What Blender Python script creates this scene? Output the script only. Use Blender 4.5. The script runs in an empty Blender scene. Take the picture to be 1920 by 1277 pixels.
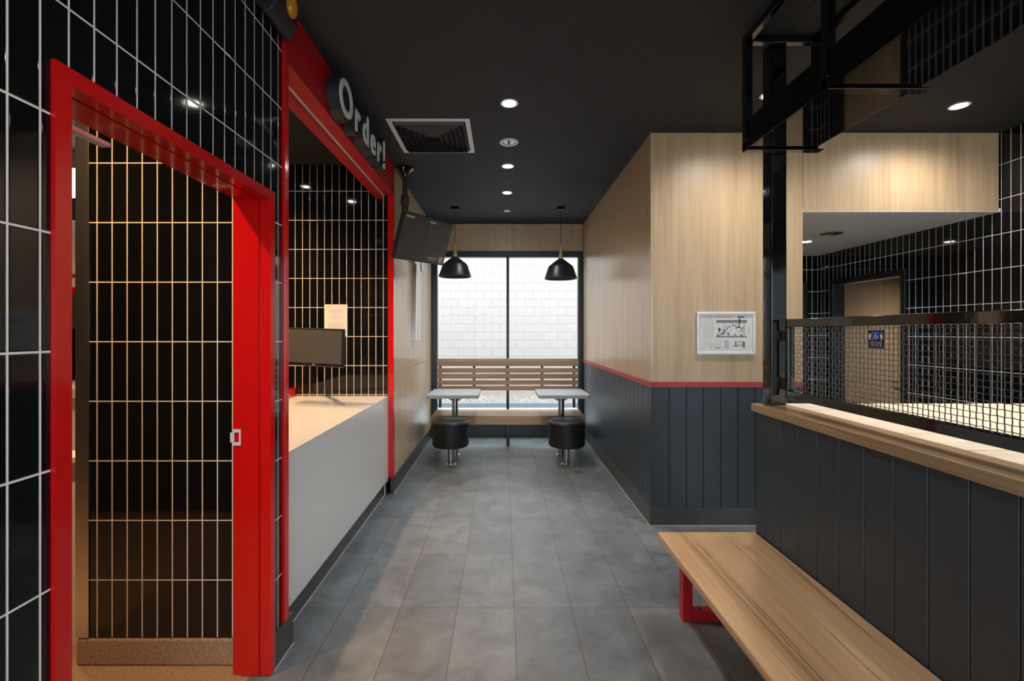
import bpy, bmesh, math, random
from mathutils import Vector, Matrix
random.seed(7)
S = bpy.context.scene
COL = S.collection
PI = math.pi
EYE = 1.47

# ---------------------------------------------------------------- materials
def new_mat(name):
    m = bpy.data.materials.new(name); m.use_nodes = True
    nt = m.node_tree
    return m, nt, nt.nodes['Principled BSDF']

def plain(name, col, rough=0.5, metal=0.0, coat=0.0, bump=0.0, bscale=200, spec=None, vary=0.0):
    m, nt, p = new_mat(name)
    p.inputs['Base Color'].default_value = (*col, 1)
    p.inputs['Roughness'].default_value = rough
    p.inputs['Metallic'].default_value = metal
    if coat: p.inputs['Coat Weight'].default_value = coat; p.inputs['Coat Roughness'].default_value = .05
    if spec is not None: p.inputs['Specular IOR Level'].default_value = spec
    if bump or vary:
        tc = nt.nodes.new('ShaderNodeTexCoord')
        n = nt.nodes.new('ShaderNodeTexNoise'); n.inputs['Scale'].default_value = bscale; n.inputs['Detail'].default_value = 3
        nt.links.new(tc.outputs['Object'], n.inputs['Vector'])
        if bump:
            b = nt.nodes.new('ShaderNodeBump'); b.inputs['Strength'].default_value = bump; b.inputs['Distance'].default_value = .002
            nt.links.new(n.outputs['Fac'], b.inputs['Height']); nt.links.new(b.outputs['Normal'], p.inputs['Normal'])
        if vary:
            r = nt.nodes.new('ShaderNodeValToRGB')
            r.color_ramp.elements[0].position = .3; r.color_ramp.elements[1].position = .7
            r.color_ramp.elements[0].color = (*[c*(1-vary) for c in col], 1)
            r.color_ramp.elements[1].color = (*[min(1, c*(1+vary)) for c in col], 1)
            nt.links.new(n.outputs['Fac'], r.inputs['Fac']); nt.links.new(r.outputs['Color'], p.inputs['Base Color'])
    return m

def emit(name, col, s):
    m = bpy.data.materials.new(name); m.use_nodes = True; nt = m.node_tree; nt.nodes.clear()
    e = nt.nodes.new('ShaderNodeEmission'); o = nt.nodes.new('ShaderNodeOutputMaterial')
    e.inputs[0].default_value = (*col, 1); e.inputs[1].default_value = s
    nt.links.new(e.outputs[0], o.inputs[0]); return m

def math_node(nt, op, a, b):
    n = nt.nodes.new('ShaderNodeMath'); n.operation = op
    for i, v in enumerate((a, b)):
        if isinstance(v, (int, float)): n.inputs[i].default_value = v
        else: nt.links.new(v, n.inputs[i])
    return n.outputs[0]

def grid_vec(nt, u, v, u0, v0):
    g = nt.nodes.new('ShaderNodeNewGeometry'); s = nt.nodes.new('ShaderNodeSeparateXYZ'); c = nt.nodes.new('ShaderNodeCombineXYZ')
    nt.links.new(g.outputs['Position'], s.inputs[0])
    nt.links.new(math_node(nt, 'SUBTRACT', s.outputs[u], u0), c.inputs[0])
    nt.links.new(math_node(nt, 'SUBTRACT', s.outputs[v], v0), c.inputs[1])
    return c.outputs[0], g.outputs['Position']

TP, TH, TZ = .0663, .2625, 1.426
def tile_mat(name, u, u0, grout=(.80, .76, .69)):
    m, nt, p = new_mat(name)
    vec, pos = grid_vec(nt, u, 'Z', u0, TZ)
    b = nt.nodes.new('ShaderNodeTexBrick'); b.offset = 0; b.squash = 1
    nt.links.new(vec, b.inputs['Vector'])
    b.inputs['Scale'].default_value = 1; b.inputs['Mortar Size'].default_value = .0027; b.inputs['Mortar Smooth'].default_value = .15
    b.inputs['Brick Width'].default_value = TP; b.inputs['Row Height'].default_value = TH
    b.inputs['Color1'].default_value = (.004, .004, .0045, 1); b.inputs['Color2'].default_value = (.006, .006, .0065, 1)
    b.inputs['Mortar'].default_value = (*grout, 1)
    nt.links.new(b.outputs['Color'], p.inputs['Base Color'])
    r = nt.nodes.new('ShaderNodeMapRange'); nt.links.new(b.outputs['Fac'], r.inputs[0])
    r.inputs[3].default_value = .05; r.inputs[4].default_value = .7
    nt.links.new(r.outputs[0], p.inputs['Roughness'])
    # pillowed tile edge and faint glaze waviness
    b2 = nt.nodes.new('ShaderNodeTexBrick'); b2.offset = 0
    nt.links.new(vec, b2.inputs['Vector']); b2.inputs['Scale'].default_value = 1
    b2.inputs['Mortar Size'].default_value = .0055; b2.inputs['Mortar Smooth'].default_value = 1
    b2.inputs['Brick Width'].default_value = TP; b2.inputs['Row Height'].default_value = TH
    n = nt.nodes.new('ShaderNodeTexNoise'); n.inputs['Scale'].default_value = 9; nt.links.new(pos, n.inputs['Vector'])
    h = math_node(nt, 'SUBTRACT', math_node(nt, 'MULTIPLY', n.outputs['Fac'], .25), b2.outputs['Fac'])
    bu = nt.nodes.new('ShaderNodeBump'); bu.inputs['Strength'].default_value = .5; bu.inputs['Distance'].default_value = .0015
    nt.links.new(h, bu.inputs['Height']); nt.links.new(bu.outputs['Normal'], p.inputs['Normal'])
    return m

def floor_mat():
    m, nt, p = new_mat('floor_tile')
    vec, pos = grid_vec(nt, 'X', 'Y', .06, 2.463)
    b = nt.nodes.new('ShaderNodeTexBrick'); b.offset = 0
    nt.links.new(vec, b.inputs['Vector'])
    b.inputs['Scale'].default_value = 1; b.inputs['Mortar Size'].default_value = .0022; b.inputs['Mortar Smooth'].default_value = .1
    b.inputs['Brick Width'].default_value = .303; b.inputs['Row Height'].default_value = .598
    b.inputs['Color1'].default_value = (.112, .124, .134, 1); b.inputs['Color2'].default_value = (.150, .162, .172, 1)
    b.inputs['Mortar'].default_value = (.060, .052, .045, 1)
    n = nt.nodes.new('ShaderNodeTexNoise'); n.inputs['Scale'].default_value = 4.5; n.inputs['Detail'].default_value = 9; n.inputs['Roughness'].default_value = .66
    n.inputs['Distortion'].default_value = .6
    nt.links.new(pos, n.inputs['Vector'])
    r = nt.nodes.new('ShaderNodeMapRange'); r.inputs[1].default_value = .3; r.inputs[2].default_value = .7; r.inputs[3].default_value = .62; r.inputs[4].default_value = 1.4
    nt.links.new(n.outputs['Fac'], r.inputs[0])
    mx = nt.nodes.new('ShaderNodeMix'); mx.data_type = 'RGBA'; mx.blend_type = 'MULTIPLY'; mx.inputs[0].default_value = 1
    nt.links.new(b.outputs['Color'], mx.inputs[6]); nt.links.new(r.outputs[0], mx.inputs[7])
    nt.links.new(mx.outputs[2], p.inputs['Base Color'])
    r2 = nt.nodes.new('ShaderNodeMapRange'); r2.inputs[3].default_value = .34; r2.inputs[4].default_value = .52
    nt.links.new(n.outputs['Fac'], r2.inputs[0]); nt.links.new(r2.outputs[0], p.inputs['Roughness'])
    bu = nt.nodes.new('ShaderNodeBump'); bu.inputs['Strength'].default_value = .3; bu.inputs['Distance'].default_value = .001
    nt.links.new(math_node(nt, 'SUBTRACT', math_node(nt, 'MULTIPLY', n.outputs['Fac'], .3), b.outputs['Fac']), bu.inputs['Height'])
    nt.links.new(bu.outputs['Normal'], p.inputs['Normal'])
    return m

def wood(name, light, dark, axis, fine=70, rough=.42, streak=0.0, contrast=1.0, seed=0.0, coat=0.0):
    """axis: grain direction 0,1,2"""
    m, nt, p = new_mat(name)
    tc = nt.nodes.new('ShaderNodeTexCoord')
    def layer(across, along, detail, dist=0.0):
        mp = nt.nodes.new('ShaderNodeMapping'); sc = [across]*3; sc[axis] = along
        mp.inputs['Scale'].default_value = sc; mp.inputs['Location'].default_value = (seed, seed*1.7, seed*.6)
        nt.links.new(tc.outputs['Object'], mp.inputs['Vector'])
        n = nt.nodes.new('ShaderNodeTexNoise'); n.inputs['Scale'].default_value = 1; n.inputs['Detail'].default_value = detail
        n.inputs['Distortion'].default_value = dist
        nt.links.new(mp.outputs[0], n.inputs['Vector']); return n.outputs['Fac']
    a = layer(fine, 1.6, 5, .3); c = layer(9, .7, 4, .8)
    f = math_node(nt, 'ADD', math_node(nt, 'MULTIPLY', a, .45), math_node(nt, 'MULTIPLY', c, .55))
    r = nt.nodes.new('ShaderNodeValToRGB'); e = r.color_ramp.elements
    e[0].position = .5-.14/contrast; e[1].position = .5+.13/contrast
    e[0].color = (*dark, 1); e[1].color = (*light, 1)
    nt.links.new(f, r.inputs['Fac']); out = r.outputs['Color']
    if streak:
        s = layer(6.5, .22, 2, .5)
        r2 = nt.nodes.new('ShaderNodeValToRGB'); q = r2.color_ramp.elements
        q[0].position = .467; q[0].color = (1, 1, 1, 1)
        k = q.new(.478); k.color = (.30, .22, .14, 1)
        k = q.new(.488); k.color = (1, .95, .88, 1)
        k = q.new(.499); k.color = (.62, .5, .34, 1)
        q[-1].position = .513; q[-1].color = (1, 1, 1, 1)
        nt.links.new(s, r2.inputs['Fac'])
        msk = layer(3.2, .35, 2, .3)
        r3 = nt.nodes.new('ShaderNodeMapRange'); r3.inputs[1].default_value = .42; r3.inputs[2].default_value = .5; r3.inputs[4].default_value = streak
        nt.links.new(msk, r3.inputs[0])
        mx = nt.nodes.new('ShaderNodeMix'); mx.data_type = 'RGBA'; mx.blend_type = 'MULTIPLY'
        nt.links.new(r3.outputs[0], mx.inputs[0]); nt.links.new(out, mx.inputs[6]); nt.links.new(r2.outputs['Color'], mx.inputs[7])
        out = mx.outputs[2]
    nt.links.new(out, p.inputs['Base Color']); p.inputs['Roughness'].default_value = rough
    if coat: p.inputs['Coat Weight'].default_value = coat; p.inputs['Coat Roughness'].default_value = .25
    b = nt.nodes.new('ShaderNodeBump'); b.inputs['Strength'].default_value = .12; b.inputs['Distance'].default_value = .001
    nt.links.new(a, b.inputs['Height']); nt.links.new(b.outputs['Normal'], p.inputs['Normal'])
    return m

M = {}
M['tile_yz'] = tile_mat('tile_left', 'Y', 1.0)
M['tile_yz_r'] = tile_mat('tile_right', 'Y', 3.378)
M['tile_xz_k'] = tile_mat('tile_return', 'X', -1.7885, (.78, .66, .52))
M['tile_xz_c'] = tile_mat('tile_counter', 'X', -1.876, (.76, .68, .58))
M['tile_xz_r'] = tile_mat('tile_back', 'X', 3.78)
M['floor'] = floor_mat()
LAM_L, LAM_D = (.60, .425, .255), (.47, .315, .175)
M['lam'] = wood('laminate_oak', LAM_L, LAM_D, 2, 60, .28)
M['lam_f'] = wood('laminate_oak_matte', LAM_L, LAM_D, 2, 60, .40, seed=5.2)
M['lam_b'] = wood('laminate_oak_b', LAM_L, LAM_D, 2, 60, .28, seed=3.3)
M['bench_y'] = wood('bench_timber', (.66, .43, .24), (.50, .30, .15), 1, 90, .34, streak=1.0, seed=1.2, coat=.15)
M['worktop'] = wood('worktop_timber', (.43, .27, .135), (.28, .165, .08), 1, 110, .30, streak=.4, seed=5.1, coat=.3)
M['board_x'] = wood('table_boards', (.82, .70, .54), (.72, .58, .42), 0, 60, .45, streak=.25, seed=2.2)
M['slat_x'] = wood('slat_timber', (.50, .32, .19), (.34, .20, .11), 0, 70, .45, seed=7.7)
M['seat_x'] = wood('seat_timber', (.50, .32, .17), (.36, .21, .10), 0, 70, .38, seed=9.7)
for q in ('lam', 'lam_b'): M[q].node_tree.nodes['Principled BSDF'].inputs['Specular IOR Level'].default_value = .85
M['neck'] = wood('neck_timber', (.62, .40, .20), (.48, .28, .13), 2, 200, .5)
M['red'] = plain('red_gloss', (.62, .006, .006), .16, coat=.3)
M['redm'] = plain('red_satin', (.42, .004, .007), .4)
M['redt'] = plain('red_trim', (.42, .035, .045), .5)
M['wains'] = plain('wainscot_paint', (.028, .036, .043), .42, bump=.08, bscale=260)
M['ceil'] = plain('ceiling_black', (.0155, .0168, .0192), .75)
M['groove'] = plain('dark_gap', (.004, .004, .004), .9)
M['white_ceil'] = plain('ceiling_white', (.82, .81, .79), .8)
M['blackgloss'] = plain('black_gloss_steel', (.003, .003, .0035), .07, coat=.5, bump=.12, bscale=40)
M['blackpanel'] = plain('black_gloss_panel', (.002, .002, .0025), .04)
M['blacksat'] = plain('black_satin', (.010, .010, .012), .35)
M['blackmat'] = plain('black_matte', (.012, .012, .013), .6)
M['vinyl'] = plain('black_vinyl', (.010, .010, .011), .42, bump=.15, bscale=500)
M['steel'] = plain('brushed_steel', (.52, .50, .48), .24, 1.0)
M['galv'] = plain('corner_steel', (.60, .58, .55), .33, 1.0, bump=.05, bscale=6)
M['wire'] = plain('mesh_wire', (.13, .128, .132), .32, .9)
M['alu'] = plain('window_alu', (.020, .024, .028), .38)
M['alulight'] = plain('light_aluminium', (.62, .66, .72), .4)
M['shade'] = plain('shade_black', (.014, .018, .021), .36)
M['quartz'] = plain('quartz_front', (.72, .715, .69), .22, vary=.035, bscale=120, coat=.2)
M['skirt'] = plain('skirting_tile', (.052, .050, .047), .36, vary=.25, bscale=7)
M['sealant'] = plain('sealant', (.42, .41, .39), .7)
M['tabletop'] = plain('table_laminate', (.56, .60, .64), .3)
M['tabedge'] = plain('table_edge', (.40, .40, .37), .45)
M['epoxy'] = plain('epoxy_floor', (.38, .25, .145), .4, bump=.6, bscale=150, vary=.5)
M['kwall'] = plain('kitchen_wall', (.03, .03, .03), .5)
M['white'] = plain('white_paint', (.80, .80, .80), .4)
M['whitegloss'] = plain('white_letter', (.78, .77, .74), .3)
M['paper'] = plain('paper', (.80, .76, .72), .8)
M['ink'] = plain('ink_grey', (.20, .20, .21), .8)
M['inkl'] = plain('ink_light', (.50, .51, .53), .8)
M['inkr'] = plain('ink_red', (.68, .25, .25), .8)
M['inkb'] = plain('ink_blue', (.10, .22, .45), .8)
M['signblue'] = plain('sign_blue', (.02, .06, .42), .5)
M['screen'] = plain('monitor_screen', (.085, .085, .080), .22)
M['tvscreen'] = plain('tv_screen', (.035, .034, .031), .40)
M['tvtext'] = plain('tv_print', (.40, .38, .35), .6)
M['tvpic'] = plain('tv_picture', (.36, .26, .16), .6)
M['blade'] = plain('vent_blade', (.045, .043, .042), .5)
M['block'] = None
M['concrete'] = plain('concrete', (.42, .43, .44), .8, vary=.05, bscale=5)
M['kerbm'] = plain('kerb_concrete', (.15, .165, .18), .85, vary=.08, bscale=20)
M['gravel'] = plain('gravel', (.26, .215, .175), .9, bump=.8, bscale=60, vary=.45)
M['darkglass'] = plain('dark_door', (.010, .010, .011), .3)
M['chrome'] = plain('chrome', (.75, .75, .75), .12, 1.0)
M['handle'] = plain('lever_steel', (.5, .5, .5), .3, 1.0)
M['lamp'] = emit('lamp_face', (1, .97, .93), 45)
M['lampw'] = emit('lamp_warm', (1, .78, .52), 5)
M['lampk'] = emit('tube_face', (.92, .96, 1), 5)
M['strip'] = plain('pale_strip', (.75, .55, .50), .5)
def block_mat():
    m, nt, p = new_mat('painted_blockwork')
    vec, pos = grid_vec(nt, 'X', 'Z', .13, -.085)
    b = nt.nodes.new('ShaderNodeTexBrick'); b.offset = .5
    nt.links.new(vec, b.inputs['Vector']); b.inputs['Scale'].default_value = 1
    b.inputs['Mortar Size'].default_value = .0045; b.inputs['Brick Width'].default_value = .392; b.inputs['Row Height'].default_value = .194
    b.inputs['Color1'].default_value = (.305, .262, .236, 1); b.inputs['Color2'].default_value = (.292, .252, .228, 1); b.inputs['Mortar'].default_value = (.185, .16, .145, 1)
    nt.links.new(b.outputs['Color'], p.inputs['Base Color']); p.inputs['Roughness'].default_value = .8
    return m
M['block'] = block_mat()
def glass_mat():
    m = bpy.data.materials.new('window_glass'); m.use_nodes = True; nt = m.node_tree; nt.nodes.clear()
    t = nt.nodes.new('ShaderNodeBsdfTransparent'); g = nt.nodes.new('ShaderNodeBsdfGlossy'); x = nt.nodes.new('ShaderNodeMixShader'); o = nt.nodes.new('ShaderNodeOutputMaterial')
    t.inputs[0].default_value = (.95, .97, .97, 1); g.inputs['Roughness'].default_value = .01
    f = nt.nodes.new('ShaderNodeFresnel'); f.inputs[0].default_value = 1.08
    nt.links.new(f.outputs[0], x.inputs[0]); nt.links.new(t.outputs[0], x.inputs[1]); nt.links.new(g.outputs[0], x.inputs[2]); nt.links.new(x.outputs[0], o.inputs[0])
    return m
M['glass'] = glass_mat()
def amber_mat():
    m, nt, p = new_mat('amber_lens'); p.inputs['Base Color'].default_value = (.95, .38, .03, 1); p.inputs['Roughness'].default_value = .12
    p.inputs['Transmission Weight'].default_value = .5; return m
M['amber'] = amber_mat()

def add_cracks(m, lines, base_out=None):
    nt = m.node_tree; p = nt.nodes['Principled BSDF']; src = p.inputs['Base Color'].links[0].from_socket
    tc = nt.nodes.new('ShaderNodeTexCoord'); sp = nt.nodes.new('ShaderNodeSeparateXYZ'); nt.links.new(tc.outputs['Object'], sp.inputs[0])
    for k, (x0, w_, amp, lo) in enumerate(lines):
        mp = nt.nodes.new('ShaderNodeMapping'); mp.inputs['Scale'].default_value = (.5, 1.3, .2); mp.inputs['Location'].default_value = (k//2*3.1, k//2*5.7, 0)
        nt.links.new(tc.outputs['Object'], mp.inputs[0]); n = nt.nodes.new('ShaderNodeTexNoise'); n.inputs['Detail'].default_value = 4; n.inputs['Scale'].default_value = 1.6
        nt.links.new(mp.outputs[0], n.inputs['Vector'])
        off = math_node(nt, 'MULTIPLY', math_node(nt, 'SUBTRACT', n.outputs['Fac'], .5), amp)
        d = math_node(nt, 'ABSOLUTE', math_node(nt, 'SUBTRACT', math_node(nt, 'ADD', sp.outputs['X'], off), x0), 0)
        mp2 = nt.nodes.new('ShaderNodeMapping'); mp2.inputs['Scale'].default_value = (3, 5, 1); mp2.inputs['Location'].default_value = (k*2.3, k*1.9, 0); nt.links.new(tc.outputs['Object'], mp2.inputs[0])
        n2 = nt.nodes.new('ShaderNodeTexNoise'); n2.inputs['Scale'].default_value = 1.2; nt.links.new(mp2.outputs[0], n2.inputs['Vector'])
        wd = math_node(nt, 'MULTIPLY', math_node(nt, 'MAXIMUM', math_node(nt, 'SUBTRACT', n2.outputs['Fac'], lo), 0), w_*5)
        f = math_node(nt, 'MULTIPLY', math_node(nt, 'LESS_THAN', d, wd), .72)
        mx = nt.nodes.new('ShaderNodeMix'); mx.data_type = 'RGBA'; nt.links.new(f, mx.inputs[0]); nt.links.new(src, mx.inputs[6]); mx.inputs[7].default_value = (.11, .06, .022, 1)
        src = mx.outputs[2]
    nt.links.new(src, p.inputs['Base Color'])
add_cracks(M['bench_y'], [(-.118, .0022, .05, .30), (-.104, .0016, .05, .33), (.065, .0018, .035, .42), (.16, .0018, .06, .46), (-.205, .002, .08, .55), (.02, .0025, .09, .56)])

# ---------------------------------------------------------------- mesh helpers
class MB:
    def __init__(s): s.bm = bmesh.new()
    def box(s, x0, x1, y0, y1, z0, z1):
        if x0 > x1: x0, x1 = x1, x0
        if y0 > y1: y0, y1 = y1, y0
        if z0 > z1: z0, z1 = z1, z0
        v = [s.bm.verts.new(c) for c in ((x0,y0,z0),(x1,y0,z0),(x1,y1,z0),(x0,y1,z0),(x0,y0,z1),(x1,y0,z1),(x1,y1,z1),(x0,y1,z1))]
        for f in ((3,2,1,0),(4,5,6,7),(0,1,5,4),(1,2,6,5),(2,3,7,6),(3,0,4,7)): s.bm.faces.new([v[i] for i in f])
        return s
    def obox(s, c, u, v, n, hu, hv, hn):
        c, u, v, n = map(Vector, (c, u, v, n))
        vs = []
        for k in (-1, 1):
            for a, b in ((-1,-1),(1,-1),(1,1),(-1,1)): vs.append(s.bm.verts.new(c+u*hu*a+v*hv*b+n*hn*k))
        for f in ((3,2,1,0),(4,5,6,7),(0,1,5,4),(1,2,6,5),(2,3,7,6),(3,0,4,7)): s.bm.faces.new([vs[i] for i in f])
        return s
    def prism(s, pts, axis, a0, a1):
        """pts: 2D polygon in the two other axes (cyclic order x,y,z minus axis); extruded along axis"""
        def mk(p, a):
            q = list(p); q.insert(axis, a); return s.bm.verts.new(q)
        A = [mk(p, a0) for p in pts]; B = [mk(p, a1) for p in pts]; n = len(pts)
        s.bm.faces.new(A[::-1]); s.bm.faces.new(B)
        for i in range(n): s.bm.faces.new((A[i], A[(i+1) % n], B[(i+1) % n], B[i]))
        return s
    def tube(s, p0, p1, r0, r1=None, n=24, cap=True):
        r1 = r0 if r1 is None else r1
        p0, p1 = Vector(p0), Vector(p1); d = (p1-p0).normalized()
        a = Vector((0,0,1)) if abs(d.z) < .9 else Vector((1,0,0))
        u = d.cross(a).normalized(); w = d.cross(u)
        A = [s.bm.verts.new(p0+(u*math.cos(2*PI*i/n)+w*math.sin(2*PI*i/n))*r0) for i in range(n)]
        B = [s.bm.verts.new(p1+(u*math.cos(2*PI*i/n)+w*math.sin(2*PI*i/n))*r1) for i in range(n)]
        for i in range(n): s.bm.faces.new((A[i], A[(i+1)%n], B[(i+1)%n], B[i]))
        if cap: s.bm.faces.new(A[::-1]); s.bm.faces.new(B)
        return s
    def lathe(s, prof, c=(0,0), n=48):
        rings = []
        for r, z in prof:
            if r < 1e-6: rings.append([s.bm.verts.new((c[0], c[1], z))])
            else: rings.append([s.bm.verts.new((c[0]+r*math.cos(2*PI*i/n), c[1]+r*math.sin(2*PI*i/n), z)) for i in range(n)])
        for A, B in zip(rings, rings[1:]):
            for i in range(n):
                j = (i+1) % n
                if len(A) == 1 and len(B) == 1: continue
                if len(A) == 1: s.bm.faces.new((A[0], B[j], B[i]))
                elif len(B) == 1: s.bm.faces.new((A[i], A[j], B[0]))
                else: s.bm.faces.new((A[i], A[j], B[j], B[i]))
        return s
    def path(s, pts, r, n=4):
        pts = [Vector(p) for p in pts]; prev = None
        for i, p in enumerate(pts):
            d = (pts[min(i+1, len(pts)-1)]-pts[max(i-1, 0)]).normalized()
            a = Vector((1,0,0)) if abs(d.x) < .9 else Vector((0,0,1))
            u = d.cross(a).normalized(); w = d.cross(u)
            R = [s.bm.verts.new(p+(u*math.cos(2*PI*(k+.5)/n)+w*math.sin(2*PI*(k+.5)/n))*r) for k in range(n)]
            if prev:
                for k in range(n): s.bm.faces.new((prev[k], prev[(k+1)%n], R[(k+1)%n], R[k]))
            prev = R
        return s
    def build(s, name, mat, parent=None, bevel=0, smooth=False, seg=2, loc=None):
        bmesh.ops.recalc_face_normals(s.bm, faces=s.bm.faces)
        off = Vector(parent['_o']) if parent is not None else Vector(loc or (0,0,0))
        bmesh.ops.translate(s.bm, verts=s.bm.verts, vec=-off)
        me = bpy.data.meshes.new(name); s.bm.to_mesh(me); s.bm.free()
        me.materials.append(M[mat] if isinstance(mat, str) else mat)
        o = bpy.data.objects.new(name, me); COL.objects.link(o)
        if smooth:
            for p in me.polygons: p.use_smooth = True
            me.set_sharp_from_angle(angle=math.radians(38))
        if bevel:
            b = o.modifiers.new('bevel', 'BEVEL'); b.width = bevel; b.segments = seg; b.limit_method = 'ANGLE'; b.angle_limit = math.radians(40)
        if parent is not None: o.parent = parent; o['_o'] = tuple(off)
        else: o.location = off; o['_o'] = tuple(off)
        return o

def thing(name, label, cat, loc=(0,0,0), group=None, kind=None):
    o = bpy.data.objects.new(name, None); COL.objects.link(o); o.location = loc; o.empty_display_size = .1
    o['_o'] = tuple(loc); return tag(o, label, cat, group, kind)
def tag(o, label=None, cat=None, group=None, kind=None):
    if label: o['label'] = label
    if cat: o['category'] = cat
    if group: o['group'] = group
    if kind: o['kind'] = kind
    return o
def struct(name, mb, mat, label, cat, bevel=0, parent=None, loc=None):
    o = mb.build(name, mat, parent, bevel, loc=loc)
    return tag(o, label, cat, None, 'structure')
def dup(root, loc, label, name=None):
    r = root.copy(); COL.objects.link(r); r.location = loc; r['label'] = label
    def rec(src, dst):
        for ch in [c for c in ALL() if c.parent == src]:
            c = ch.copy(); COL.objects.link(c); c.parent = dst; rec(ch, c)
    ALL = lambda: list(bpy.data.objects)
    rec(root, r); return r
B = MB

def vboards(axis, a0, a1, grooves, face, back, z0, z1, g=.0035, d=.006):
    """V-grooved boards. axis: run direction (0=x,1=y). face coordinate of the shown side, back the hidden one."""
    sgn = 1 if back > face else -1
    front = [(a0, face)]
    for q in sorted(grooves):
        if a0+g < q < a1-g: front += [(q-g, face), (q, face+sgn*d), (q+g, face)]
    front += [(a1, face)]
    m = MB(); 
    def P(a, f, z): return m.bm.verts.new((a, f, z) if axis == 0 else (f, a, z))
    lo = [P(a, f, z0) for a, f in front]; hi = [P(a, f, z1) for a, f in front]
    bl = [P(a, back, z0) for a, _ in front]; bh = [P(a, back, z1) for a, _ in front]
    n = len(front)
    for i in range(n-1):
        m.bm.faces.new((lo[i], lo[i+1], hi[i+1], hi[i])); m.bm.faces.new((bl[i+1], bl[i], bh[i], bh[i+1]))
        m.bm.faces.new((hi[i], hi[i+1], bh[i+1], bh[i])); m.bm.faces.new((lo[i+1], lo[i], bl[i], bl[i+1]))
    m.bm.faces.new((lo[0], hi[0], bh[0], bl[0])); m.bm.faces.new((lo[-1], bl[-1], bh[-1], hi[-1]))
    return m

CZ = 2.98        # ceiling
YW = 6.49        # far wall
YF = 3.515       # facing wall
XR = 3.78        # right tiled wall
XC = 1.122       # corridor right wall
YN = -2.6        # shopfront behind camera

# ================================================================= SETTING
struct('floor', B().box(-1.08, XR+.3, YN-.1, YW+.15, -.1, 0), 'floor', 'grey stone-look tiled floor of the seating aisle', 'floor')
struct('floor_kitchen', B().box(-4.6, -1.08, .3, YW+.15, -.1, 0.0), 'epoxy', 'speckled tan epoxy floor beyond the red doorway', 'floor')
c = B().box(-4.6, 1.43, YN-.1, YW+.15, CZ, CZ+.1).box(1.4325, XR+.3, YN-.1, YW+.15, CZ, CZ+.1)
struct('ceiling', c, 'ceil', 'matte black plaster ceiling', 'ceiling')
struct('ceiling_void', B().box(-4.6, XR+.3, YN-.1, YW+.15, CZ+.1, CZ+.2), 'groove', 'dark space above the black ceiling joint', 'ceiling')

# left tiled wall
w = B().box(-1.15, -1.0, YN, 1.023, 0, CZ).box(-1.15, -1.0, 1.023, 2.015, 2.075, CZ).box(-1.15, -1.11, 2.015, 2.098, 0, CZ)
struct('wall_left', w, 'tile_yz', 'glossy black vertical-tiled wall around the red doorway', 'wall')
st = B().prism([(-1.108, 2.0155), (-1.0, 2.0155), (-1.0017, 2.098), (-1.108, 2.098)], 2, 0, CZ)
struct('wall_left', st, 'tile_yz', 'narrow black tiled strip between the red doorway and the red counter surround', 'wall')
bb = B().box(-1.0, -.990, YN, 1.015, 0, .15).box(-1.0, -.990, 2.0155, 2.185, 0, .150)
o = struct('baseboard_left', bb, 'skirt', 'dark grey tile skirting below the black tiled wall', 'baseboard')
B().box(-.992, -.986, 2.005, 2.186, 0, .004).build('sealant', 'sealant', o)

# kitchen return wall, with tiled face
struct('wall_kitchen', B().box(-1.87, -1.156, 2.04, 2.118, .123, CZ), 'tile_xz_k', 'black tiled return wall seen through the red doorway', 'wall')
cove = B().box(-1.878, -1.156, 2.034, 2.118, 0, .119)
struct('baseboard_kitchen', cove, 'epoxy', 'tan epoxy coved skirting below the tiled return wall', 'baseboard', bevel=.01)
struct('wall_kitchen_back', B().box(-4.6, -1.125, 4.9, 5.0, 0, CZ), 'kwall', 'dark wall at the back of the kitchen', 'wall')
struct('wall_kitchen_far', B().box(-4.7, -4.6, .3, 5.0, 0, CZ), 'kwall', 'dark wall at the far side of the kitchen', 'wall')
struct('wall_kitchen_front', B().box(-4.6, -1.15, .2, .3, 0, CZ), 'kwall', 'dark wall at the front of the kitchen', 'wall')

# tiled wall at the end of the counter
struct('wall_counter', B().box(-2.9, -1.043, 4.18, 4.26, 0, CZ), 'tile_xz_c', 'black tiled wall behind the service counter', 'wall')

# left oak wall
wl = struct('wall_left_oak', B().box(-1.12, -1.042, 4.262, YW, 0, CZ), 'groove', 'oak panelled wall beside the left table', 'wall')
ys = [4.218, 4.80, 6.07, YW]
for a, b_ in zip(ys, ys[1:]):
    for z0, z1 in ((.134, 1.088), (1.091, CZ)):
        B().box(-1.019, -1.0, a+.0012, b_-.0012, z0, z1).build('panel', random.choice(['lam', 'lam_b']), wl)
o = struct('baseboard_left_oak', B().box(-1.019, -.99, 4.19, YW, 0, .150), 'skirt', 'dark tile skirting under the left oak wall', 'baseboard')
B().box(-.992, -.986, 4.19, YW, 0, .004).build('sealant', 'sealant', o)
o = struct('baseboard_counter', B().box(-1.085, -1.065, 2.186, 4.188, 0, .134), 'skirt', 'recessed dark tile plinth below the pale service counter', 'baseboard')
B().box(-1.066, -1.060, 2.186, 4.188, 0, .004).build('sealant', 'sealant', o)

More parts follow.
